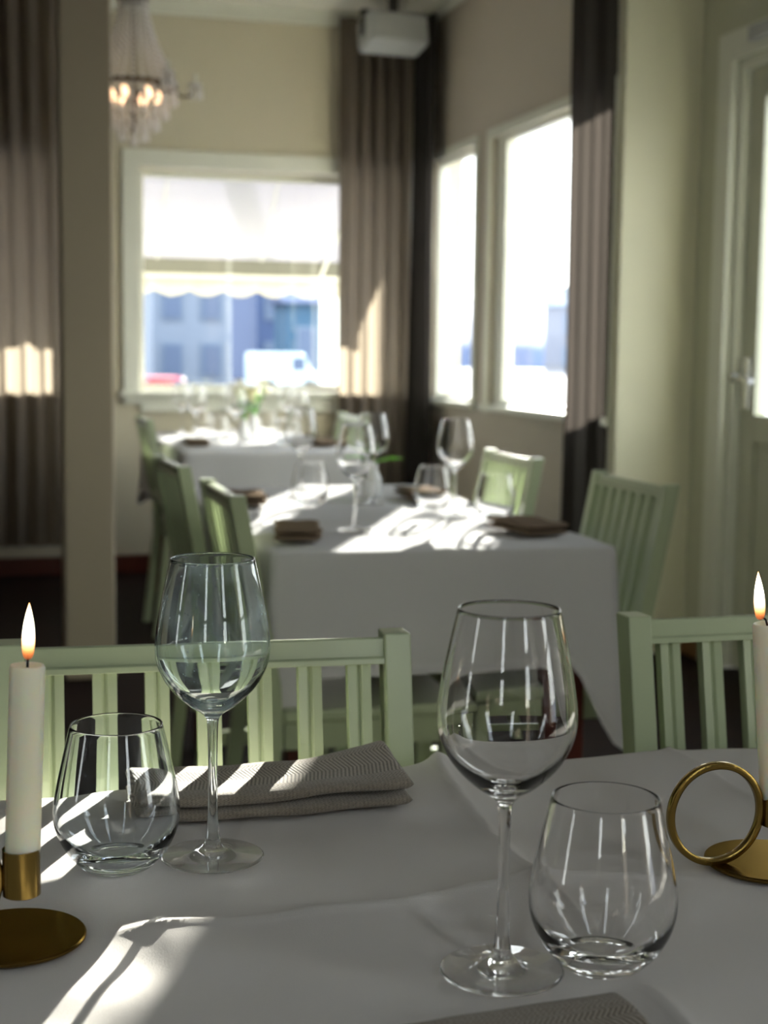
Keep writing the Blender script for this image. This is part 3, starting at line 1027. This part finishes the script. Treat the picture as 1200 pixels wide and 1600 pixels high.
def cloth(label, x0, x1, y0, y1, zt, dx, dyf, dyb, step, hfun, mat, seed=0, wave=0.012, cpt=1.0):
    """cloth lying on a rectangle and hanging over its four edges"""
    nx, ny = max(2, int((x1 - x0) / step)), max(2, int((y1 - y0) / step))
    vs, fs = [], []
    idx = {}
    for j in range(ny + 1):
        for i in range(nx + 1):
            x, y = x0 + (x1 - x0) * i / nx, y0 + (y1 - y0) * j / ny
            idx[i, j] = len(vs)
            vs.append([x, y, zt + hfun(x, y)])
    for j in range(ny):
        for i in range(nx):
            fs.append((idx[i, j], idx[i + 1, j], idx[i + 1, j + 1], idx[i, j + 1]))
    per = [(i, 0) for i in range(nx)] + [(nx, j) for j in range(ny)] + [(i, ny) for i in range(nx, 0, -1)] + [(0, j) for j in range(ny, 0, -1)]
    prev = [idx[p] for p in per]
    rings = [0.0, 0.004, 0.010, 0.03, 0.07, 0.15, 0.28, 0.42, 0.56, 0.70, 0.82, 0.90, 0.935, 0.94, 0.97, 1.0]
    n = len(per)
    cum = 0
    info = []
    for k, (i, j) in enumerate(per):
        x, y, z = vs[idx[i, j]]
        # distance to the closest sides
        ex, ey = min(x - x0, x1 - x), min(y - y0, y1 - y)
        onx = i in (0, nx)
        ony = j in (0, ny)
        sxn = -1 if x < (x0 + x1) / 2 else 1
        syn = -1 if y < (y0 + y1) / 2 else 1
        rc = 0.09
        if ony and not onx:
            t = max(0, 1 - ex / rc)
            nv = Vector((sxn * t * t, syn, 0)).normalized()
            base = dyf if syn < 0 else dyb
            other = dx
        elif onx and not ony:
            t = max(0, 1 - ey / rc)
            nv = Vector((sxn, syn * t * t, 0)).normalized()
            base = dx
            other = dyf if syn < 0 else dyb
        else:
            t = 1
            nv = Vector((sxn, syn, 0)).normalized()
            base = max(dx, dyf if syn < 0 else dyb)
            other = base
        tt = t * t * (3 - 2 * t)
        corner = math.hypot(dx, dyf if syn < 0 else dyb) * cpt
        drop = base * (1 - tt) + corner * tt
        w = noise.noise(Vector((x * 3.1 + seed, y * 3.1, seed * 1.7)))
        w2 = math.sin((x + y) * 21 + seed) * 0.5
        # folds either side of the corner
        near = min(ex if ony else ey, 0.5)
        fold = math.exp(-((near - 0.15) / 0.06) ** 2) * -0.6 + math.exp(-(near / 0.06) ** 2) * 2.2
        info.append((x, y, z, nv, drop, w, w2, fold))
    for q, r in enumerate(rings[1:]):
        cur = []
        for (x, y, z, nv, drop, w, w2, fold) in info:
            d = drop * r
            out = 0.006 * (1 - math.exp(-d / 0.006)) + r * (0.010 + wave * (w * 1.3 + 0.35 * w2 + fold))
            if 0.93 < r < 0.945 and q % 2 == 1:
                out -= 0.0015
            cur.append(len(vs))
            vs.append([x + nv.x * out, y + nv.y * out, z - d + (0.004 * r * w)])
        for k in range(n):
            k2 = (k + 1) % n
            fs.append((prev[k2], prev[k], cur[k], cur[k2]))
        prev = cur
    cx, cy = (x0 + x1) / 2, (y0 + y1) / 2
    o = MB().add([(v[0] - cx, v[1] - cy, v[2]) for v in vs], fs).build('tablecloth', mat, smooth=180, loc=(cx, cy, 0), recalc=False)
    o.data.flip_normals() if o.data.polygons[0].normal.z < 0 else None
    return tag(o, label, 'tablecloth')

REST = [(0.017, 0.953, 0.080), (0.574, 0.967, 0.080), (0.311, 0.833, 0.060), (0.377, 0.830, 0.045), (0.168, 1.083, 0.060), (0.096, 1.082, 0.045)]
def near_h(x, y):
    ya = 0.950 + 0.014 * math.exp(-((x - 0.38) / 0.09) ** 2)
    xb = 0.386 + 0.085 * max(0, (y - 1.02))
    xc = 0.649
    h = 0
    for d, a, b in ((y - ya, 0.0034, 0.0078), (x - xb, 0.0038, 0.0100), (x - xc, 0.0030, 0.0070), (x - 0.115, 0.0004, 0.0006), (y - 0.69, 0.001, 0.001)):
        h += a * math.exp(-abs(d) / 0.004) + b * math.exp(-abs(d) / 0.052)
    h += 0.0026 * noise.noise(Vector((x * 7, y * 7, 3))) + 0.0016 * noise.noise(Vector((x * 20, y * 20, 9)))
    # long soft wrinkles
    h += 0.0026 * math.sin((x * 0.9 + y * 1.4) * 42 + 3 * noise.noise(Vector((x * 4, y * 4, 1)))) * max(0, noise.noise(Vector((x * 5 + 4, y * 5, 2))) + .25)
    # rumpled far edge beside the second chair gap
    h += 0.007 * math.exp(-((x - 0.415) / 0.012) ** 2) * math.exp(-((y - 1.285) / 0.03) ** 2)
    # lies flat and taut where something stands on it
    m = 1
    for px, py, pr in REST:
        m *= 1 - math.exp(-(math.hypot(x - px, y - py) / pr) ** 4)
    nap = 1 / (1 + math.exp(-60 * (max(abs(x - 0.236) - 0.116, abs(y - 1.212) - 0.05)))) if abs(x - .236) < .3 and abs(y - 1.212) < .2 else 1
    m *= nap
    return h * m + 0.0042 * (1 - m) - 0.0012
table('near dining table whose top is hidden under its creased white cloth', -0.35, 1.25, 0.49, 1.28)
near_cloth = cloth('creased white cloth on the near table under the wine glasses and candles', -0.355, 1.255, 0.485, 1.285, 0.7460, 0.24, 0.2, 0.14, 0.0042, near_h, M_CLOTH, 1, 0.004)
table('middle dining table with reddish brown legs, set for four', 0.55, 1.25, 2.765, 4.16)
def mid_h(x, y):
    return 0.003 * math.exp(-abs(x - 0.9) / 0.02) + 0.003 * math.exp(-abs(y - 3.46) / 0.02) + 0.003 * noise.noise(Vector((x * 5, y * 5, 1)))
mid_cloth = cloth('white cloth draped to a low hem on the sunlit middle table', 0.545, 1.255, 2.76, 4.165, 0.7455, 0.275, 0.245, 0.245, 0.0175, mid_h, M_CLOTH2, 4, 0.012, 1.15)
table('far dining table in front of the far window', 0.76, 1.46, 5.62, 6.96)
cloth('white cloth on the far table with flowers in front of the far window', 0.755, 1.465, 5.615, 6.965, 0.7455, 0.26, 0.28, 0.28, 0.035, mid_h, M_CLOTH2, 6, 0.012, 0.9)

# ------------------------------------------------------------------ glassware
def interp(pts, n):
    """Catmull-Rom through (r,z) points"""
    out = []
    P = [pts[0]] + list(pts) + [pts[-1]]
    for i in range(1, len(P) - 2):
        for k in range(n):
            t = k / n
            q = []
            for c in (0, 1):
                a, b, d, e = P[i - 1][c], P[i][c], P[i + 1][c], P[i + 2][c]
                q.append(0.5 * ((2 * b) + (-a + d) * t + (2 * a - 5 * b + 4 * d - e) * t * t + (-a + 3 * b - 3 * d + e) * t ** 3))
            out.append((max(q[0], 0), q[1]))
    out.append(pts[-1])
    return out
WH = 0.230
def wine_glass(label, loc, mat, group, n=96, sub=6):
    e = empty('wine_glass', label, 'wine glass', loc, 0, group)
    outer = interp([(0.0043, 0.104), (0.0052, 0.1085), (0.0095, 0.1130), (0.0205, 0.1205), (0.0335, 0.1340), (0.0415, 0.1500), (0.0432, 0.1650), (0.0408, 0.1850), (0.0365, 0.2070), (0.0317, 0.2292)], sub)
    rim = [(0.03155, 0.2300), (0.0310, 0.2303), (0.03045, 0.2300)]
    inner = interp([(0.0303, 0.2292), (0.0352, 0.2070), (0.0395, 0.1850), (0.0419, 0.1650), (0.0402, 0.1505), (0.0320, 0.1358), (0.0185, 0.1240), (0.0080, 0.1195), (0.0, 0.1186)], sub)
    MB().lathe(outer + rim + inner, n).build('bowl', mat, e, smooth=180, recalc=False)
    stem = interp([(0.0062, 0.0120), (0.0052, 0.0180), (0.0041, 0.0300), (0.0036, 0.0450), (0.0035, 0.0650), (0.0036, 0.0850), (0.0040, 0.0980), (0.0043, 0.104)], 5)
    MB().lathe(stem, n // 2).build('stem', mat, e, smooth=180, recalc=False)
    foot = [(0.0, 0.0012), (0.020, 0.0010), (0.0375, 0.0004)] + [(0.0386, 0.0005), (0.0390, 0.0010), (0.0386, 0.0016)] + interp([(0.0375, 0.0020), (0.030, 0.0027), (0.0215, 0.0036), (0.0150, 0.0050), (0.0105, 0.0072), (0.0075, 0.0098), (0.0062, 0.0120)], 5)
    MB().lathe(foot, n).build('foot', M_FOOT, e, smooth=180, recalc=False)
    return e
def tumbler(label, loc, mat, group, n=96, sub=6):
    e = empty('tumbler', label, 'tumbler', loc, 0, group)
    outer = [(0.0, 0.0035), (0.012, 0.0030), (0.021, 0.0010), (0.0245, 0.0)] + interp([(0.0258, 0.0002), (0.0290, 0.0030), (0.0375, 0.0130), (0.0443, 0.0265), (0.0468, 0.0400), (0.0455, 0.0560), (0.0405, 0.0800), (0.0342, 0.1072)], sub)
    rim = [(0.0341, 0.1080), (0.0335, 0.1083), (0.0329, 0.1080)]
    inner = interp([(0.0327, 0.1072), (0.0390, 0.0800), (0.0440, 0.0560), (0.0452, 0.0405), (0.0424, 0.0280), (0.0345, 0.0170), (0.0220, 0.0100), (0.0100, 0.0078), (0.0, 0.0074)], sub)
    MB().lathe(outer + rim + inner, n).build('glass_body', mat, e, smooth=180, recalc=False)
    return e
GZ = 0.7505
G_WN, G_TN = 'wine glasses on the near table', 'stemless tumblers on the near table'
wg_r = wine_glass('clear empty wine glass standing nearest, beside the right tumbler', (0.311, 0.833, GZ), M_GLASS, G_WN)
wg_l = wine_glass('water spotted sunlit wine glass beside the linen napkin', (0.168, 1.083, GZ), M_GLASSD, G_WN)
tb_r = tumbler('clear stemless tumbler right of the nearest wine glass', (0.377, 0.830, GZ), M_GLASS, G_TN)
tb_l = tumbler('bluish stemless tumbler between the left candle and the spotted wine glass', (0.096, 1.082, GZ), M_GLASSB, G_TN)

far_w = None
G_WM, G_TM = 'wine glasses on the middle table', 'tumblers on the middle table'
mid_wine = [(1.082, 3.281, 'wine glass on the middle table right side, in front of the corner curtain'),
            (0.783, 3.055, 'wine glass nearest on the middle table, left of centre'),
            (0.965, 3.60, 'wine glass on the middle table standing just behind the nearest one'),
            (0.845, 3.90, 'wine glass at the back of the middle table, before the far cloth')]
for x, y, lb in mid_wine:
    if far_w is None:
        far_w = wine_glass(lb, (x, y, 0.7515), M_GLASS, G_WM, 32, 3)
    else:
        dup(far_w, (x, y, 0.7515), 0, lb, G_WM)
far_t = None
for x, y, lb in [(0.800, 3.58, 'tumbler on the left half of the middle table, behind the folded napkin'),
                 (1.075, 3.43, 'tumbler on the middle table beside the right hand wine glass'),
                 (1.155, 3.20, 'tumbler on the middle table by the nearer right chair napkin')]:
    if far_t is None:
        far_t = tumbler(lb, (x, y, 0.7515), M_GLASS, G_TM, 32, 3)
    else:
        dup(far_t, (x, y, 0.7515), 0, lb, G_TM)
G_WF, G_TF = 'wine glasses on the far table', 'tumblers on the far table'
for i, (x, y) in enumerate([(0.90, 6.25), (1.02, 5.95), (1.30, 6.05), (1.36, 6.55), (1.14, 6.75), (0.90, 6.70)]):
    dup(far_w, (x, y, 0.7515), 0, ['wine glass on the far table, behind its left napkin', 'wine glass on the far table, left of the flower vase', 'wine glass on the far table, beside its right napkin',
        'wine glass on the far table, by the chair at the corner curtain', 'wine glass on the far table, behind the flower vase', 'wine glass at the back left of the far table'][i], G_WF)
for i, (x, y) in enumerate([(0.98, 6.15), (1.22, 5.90), (1.28, 6.62), (0.98, 6.60)]):
    dup(far_t, (x, y, 0.7515), 0, ['tumbler on the far table, between two left wine glasses', 'tumbler on the far table, beside its right napkin', 'tumbler at the back right of the far table', 'tumbler at the back left of the far table'][i], G_TF)

# ------------------------------------------------------------------ napkins
def napkin(label, loc, L, D, th, layers, seed, group, lift=0.0, rz=0, dense=70, mat=None, cat='napkin', bump=0.0022):
    mb = MB()
    uv = []
    nv = 40
    for q in range(layers):
        z0 = q * th
        base = len(mb.v)
        vs, fs = [], []
        m = dense
        for i in range(m + 1):
            u = i / m
            x = -L / 2 + L * u
            endf = min(1, min(u, 1 - u) * m / 2.5)
            endf = max(0.02, endf) ** 0.5
            fr = -D / 2 + 0.0022 * math.sin(u * 7 + q * 2 + seed) + 0.0012 * math.sin(u * 19 + q)
            bk = D / 2 + 0.003 * math.sin(u * 5 + seed)
            hh = th / 2 * (0.94 + 0.06 * math.sin(u * 13 + q * 1.3))
            zc = z0 + th / 2 + q * 0.0015 * math.sin(u * 9 + seed) + (0.0 if q == 0 else 0.0)
            li = lift * max(0, (u - 0.62) / 0.38) ** 1.6 * (1 if q == layers - 1 else 0.25)
            for k in range(nv):
                # closed stadium cross-section, starting at the front edge
                t = k / nv
                a = 2 * PI * t
                cx = math.cos(a)
                sx = math.sin(a)
                yy = math.copysign(abs(cx) ** 0.35, cx)
                zz = math.copysign(abs(sx) ** 0.75, sx)
                y = (fr + bk) / 2 - yy * (bk - fr) / 2 * (1 - 0.02 * (1 - endf))
                z = zc + zz * hh * endf
                if zz > 0:
                    z += bump * noise.noise(Vector((x * 22, y * 30, seed + q))) * (1 if q == layers - 1 else 0) * zz
                    if q == layers - 1:
                        z -= 0.0025 * zz * math.exp(-((y) / (D * .3)) ** 2)
                back = (y + D / 2) / D
                z += li * (0.35 + 0.9 * back)
                vs.append((x, y, max(z, 0.0003)))
                vv = t * (2 * D + 2 * th)
                uv.append((x, vv))
        for i in range(m):
            for k in range(nv):
                k2 = (k + 1) % nv
                fs.append((i * nv + k, i * nv + k2, (i + 1) * nv + k2, (i + 1) * nv + k))
        fs.append(tuple(reversed(range(nv))))
        fs.append(tuple(m * nv + k for k in range(nv)))
        mb.add(vs, fs)
    mb.uv = uv
    o = mb.build('linen_napkin', mat or M_LINEN, smooth=180, loc=loc)
    o.rotation_euler = (0, 0, rz)
    return tag(o, label, cat, group)
napkin('folded herringbone linen napkin lying behind the spotted wine glass', (0.236, 1.212, 0.7495), 0.232, 0.098, 0.0125, 2, 1.3, None, lift=0.012, dense=120)
napkin('brown linen napkin nearest the camera, only its far edge showing', (0.262, 0.675, 0.7495), 0.19, 0.165, 0.018, 1, 4.0, None, lift=0.003, dense=90, bump=0.004)
G_NM = 'folded napkins on the middle table'
M_NAPF = clothmat('dark_linen_far', rgb(128, 112, 96), 0.05, bump=0.1, scale=300)
nm = napkin('folded brown napkin on the middle table before the nearer left chair', (0.640, 2.985, 0.751), 0.20, 0.095, 0.014, 2, 2.0, G_NM, 0.0, R(80), 30, M_NAPF)
for x, y, rz, lb in [(0.655, 3.69, 86, 'folded brown napkin on the middle table before the farther left chair'),
                     (1.150, 2.985, 100, 'folded brown napkin on the middle table before the nearer right chair'),
                     (1.135, 3.72, 92, 'folded brown napkin on the middle table before the farther right chair')]:
    c = dup(nm, (x, y, 0.751), R(rz), lb, G_NM)
for x, y, rz, lb in [(0.86, 5.97, 88, 'folded napkin on the left side of the far table'), (1.37, 5.90, 92, 'folded napkin on the right side of the far table')]:
    c = dup(nm, (x, y, 0.751), R(rz), lb, 'folded napkins on the far table')

# ------------------------------------------------------------------ brass candle holders and candles
def holder(label, loc, group):
    """origin at the disc centre on the cloth"""
    e = empty('candle_holder', label, 'candle holder', loc, 0, group)
    MB().lathe([(0, 0), (0.0455, 0), (0.047, 0.0012), (0.047, 0.0028), (0.0462, 0.0036), (0, 0.0036)], 96).build('base_disc', M_BRASSP, e, smooth=35)
    # ring: a band with rounded edges, axis towards the viewer
    vs, fs = [], []
    n, rc, ro = 96, 0.0370, 0.0028
    sec = [(-.8, -1), (.8, -1), (1, -.8), (1, .8), (.8, 1), (-.8, 1), (-1, .8), (-1, -.8)]
    for i in range(n):
        a = 2 * PI * i / n
        for s_, t_ in sec:
            r = rc + s_ * 0.0026
            vs.append((-0.0450 + r * math.cos(a), t_ * 0.0030, 0.0425 + r * math.sin(a)))
    m = len(sec)
    for i in range(n):
        for k in range(m):
            fs.append((i * m + k, i * m + (k + 1) % m, ((i + 1) % n) * m + (k + 1) % m, ((i + 1) % n) * m + k))
    MB().add(vs, fs).build('ring_handle', M_BRASS, e, smooth=50)
    MB().lathe([(0, 0.030), (0.0112, 0.030), (0.0122, 0.0306), (0.0122, 0.061), (0.0117, 0.061), (0.0117, 0.034), (0, 0.034)], 48, (0.006, 0, 0)).build('candle_cup', M_BRASS, e, smooth=35)
    return e
G_H, G_C = 'brass ring candle holders', 'lit ivory candles'
h_l = holder('brass ring candle holder at the left edge of the near table', (0.0170, 0.953, 0.7515), G_H)
dup(h_l, (0.574, 0.967, 0.7515), 0, 'brass ring candle holder on the right of the near table, its ring in full view', G_H)
def candle(label, loc, group, h, bend, tilt):
    e = empty('taper_candle', label, 'candle', loc, 0, group)
    e.rotation_euler = (0, tilt, 0)
    r = 0.0113
    w = MB()
    prof = [(0, 0), (r * .84, 0), (r * .97, 0.022), (r, 0.027), (r, h - 0.002), (r * .93, h - 0.0002), (r * .80, h), (r * .55, h - 0.0014), (0, h - 0.0022)]
    w.lathe(prof, 48)
    w.build('wax', M_WAX, e, smooth=40)
    MB().tube([(0, 0, h - .003), (bend * .2, 0, h + .003), (bend, 0, h + .0075)], [0.0009, 0.0008, 0.0006], 8).build('wick', M_WICK, e, smooth=60)
    fl = interp([(0.0, 0.0), (0.0030, 0.0020), (0.0040, 0.0085), (0.0041, 0.0145), (0.0033, 0.0230), (0.0018, 0.0305), (0.0005, 0.0355), (0.0, 0.0370)], 5)
    fo = MB().lathe(fl, 24)
    fo.build('flame', M_FLAME, e, smooth=180).location = (bend * .8, 0, h + 0.0030)
    return e
cup_floor = 0.7515 + 0.034
candle('lit ivory candle with a straight flame at the left edge', (0.0230, 0.953, cup_floor), G_C, 0.9335 - cup_floor, 0.0002, R(2.2))
candle('lit ivory candle at the right edge above the brass ring, with curved wick', (0.580, 0.967, cup_floor), G_C, 0.938 - cup_floor, -0.0075, R(-5.2))

# ------------------------------------------------------------------ small things on the other tables
M_LEAF = pbr('fresh_leaf_green', rgb(110, 190, 20), 0.5)
M_CER = pbr('white_ceramic', rgb(235, 235, 235), 0.2)
def vase(label, loc, leafcol, flowers, group, cat='vase'):
    e = empty('flower_vase', label, cat, loc, 0, group)
    MB().lathe([(0, 0), (0.022, 0), (0.026, 0.01), (0.024, 0.05), (0.012, 0.075), (0.014, 0.09), (0.0125, 0.09), (0.0105, 0.075), (0.022, 0.05), (0.0235, 0.012), (0, 0.008)], 28).build('vase_body', M_CER, e, smooth=50)
    rd = random.Random(hash(label) % 99 if False else len(label))
    s = MB()
    lf = MB()
    tips = []
    for i in range(flowers[1]):
        a = rd.random() * 2 * PI
        q = rd.uniform(.015, flowers[2])
        t = (q * math.cos(a), q * math.sin(a), flowers[3] * rd.uniform(.75, 1.1))
        tips.append(t)
        s.tube([(0, 0, 0.05), (t[0] * .3, t[1] * .3, t[2] * .6), t], 0.0015, 5)
    s.build('stems', M_LEAF, e, smooth=60)
    for i in range(flowers[4]):
        a = rd.random() * 2 * PI
        c = Vector((0, 0, rd.uniform(.09, flowers[3] * .75)))
        d = Vector((math.cos(a), math.sin(a), rd.uniform(.2, .7)))
        sd = d.cross(Vector((0, 0, 1))).normalized()
        l_ = flowers[5]
        vs = [c, c + d * l_ * .35 + sd * l_ * .2, c + d * l_ * .7 + sd * l_ * .17, c + d * l_ - Vector((0, 0, l_ * .15)), c + d * l_ * .7 - sd * l_ * .17, c + d * l_ * .35 - sd * l_ * .2, c + d * l_ * .5 + Vector((0, 0, -.004))]
        lf.add(vs, [(0, 1, 6), (1, 2, 6), (2, 3, 6), (3, 4, 6), (4, 5, 6), (5, 0, 6)])
    lf.build('leaves', leafcol, e, smooth=60)
    if flowers[0]:
        for t in tips:
            b = MB()
            for k in range(7):
                aa = 2 * PI * k / 7
                b.ball((t[0] + .011 * math.cos(aa), t[1] + .011 * math.sin(aa), t[2]), 0.008, 6, 4)
            b.ball((t[0], t[1], t[2] + .004), 0.008, 6, 4)
            b.build('blossom', flowers[0], e, smooth=180)
    return e
M_FLOWY = pbr('pale_yellow_petals', rgb(240, 232, 190), 0.6)
M_LEAFD = pbr('dull_green_leaf', rgb(90, 120, 80), 0.5)
vase('small white bud vase with one bright green leaf on the middle table', (1.01, 3.76, 0.7515), M_LEAF, (None, 2, 0.02, 0.13, 3, 0.10), None)
vase('white vase of pale yellow flowers on the far table', (1.11, 6.28, 0.7515), M_LEAFD, (M_FLOWY, 10, 0.07, 0.21, 10, 0.07), None)
vase('second vase of pale flowers at the back of the far table', (1.25, 6.80, 0.7515), M_LEAFD, (M_FLOWY, 10, 0.09, 0.22, 8, 0.07), None)
def shaker(label, loc, group):
    e = empty('salt_shaker', label, 'shaker', loc, 0, group)
    MB().lathe([(0, 0), (0.017, 0), (0.019, 0.005), (0.016, 0.045), (0.013, 0.055), (0, 0.055)], 24).build('shaker_body', M_CER, e, smooth=50)
    MB().lathe([(0.0135, 0.055), (0.0135, 0.063), (0.009, 0.072), (0, 0.074)], 24).build('cap', M_CHROME, e, smooth=50)
shaker('white salt shaker beside the green leaf vase on the middle table', (0.975, 3.68, 0.7515), None)

# refractive caustics from the sun through the glasses in focus
near_cloth.cycles.is_caustics_receiver = True
for o in list(COL.objects):
    if o.parent and o.parent.name.split('.')[0] in ('wine_glass', 'tumbler') and o.parent != tb_l:
        o.cycles.is_caustics_caster = True
mid_cloth.cycles.is_caustics_receiver = True
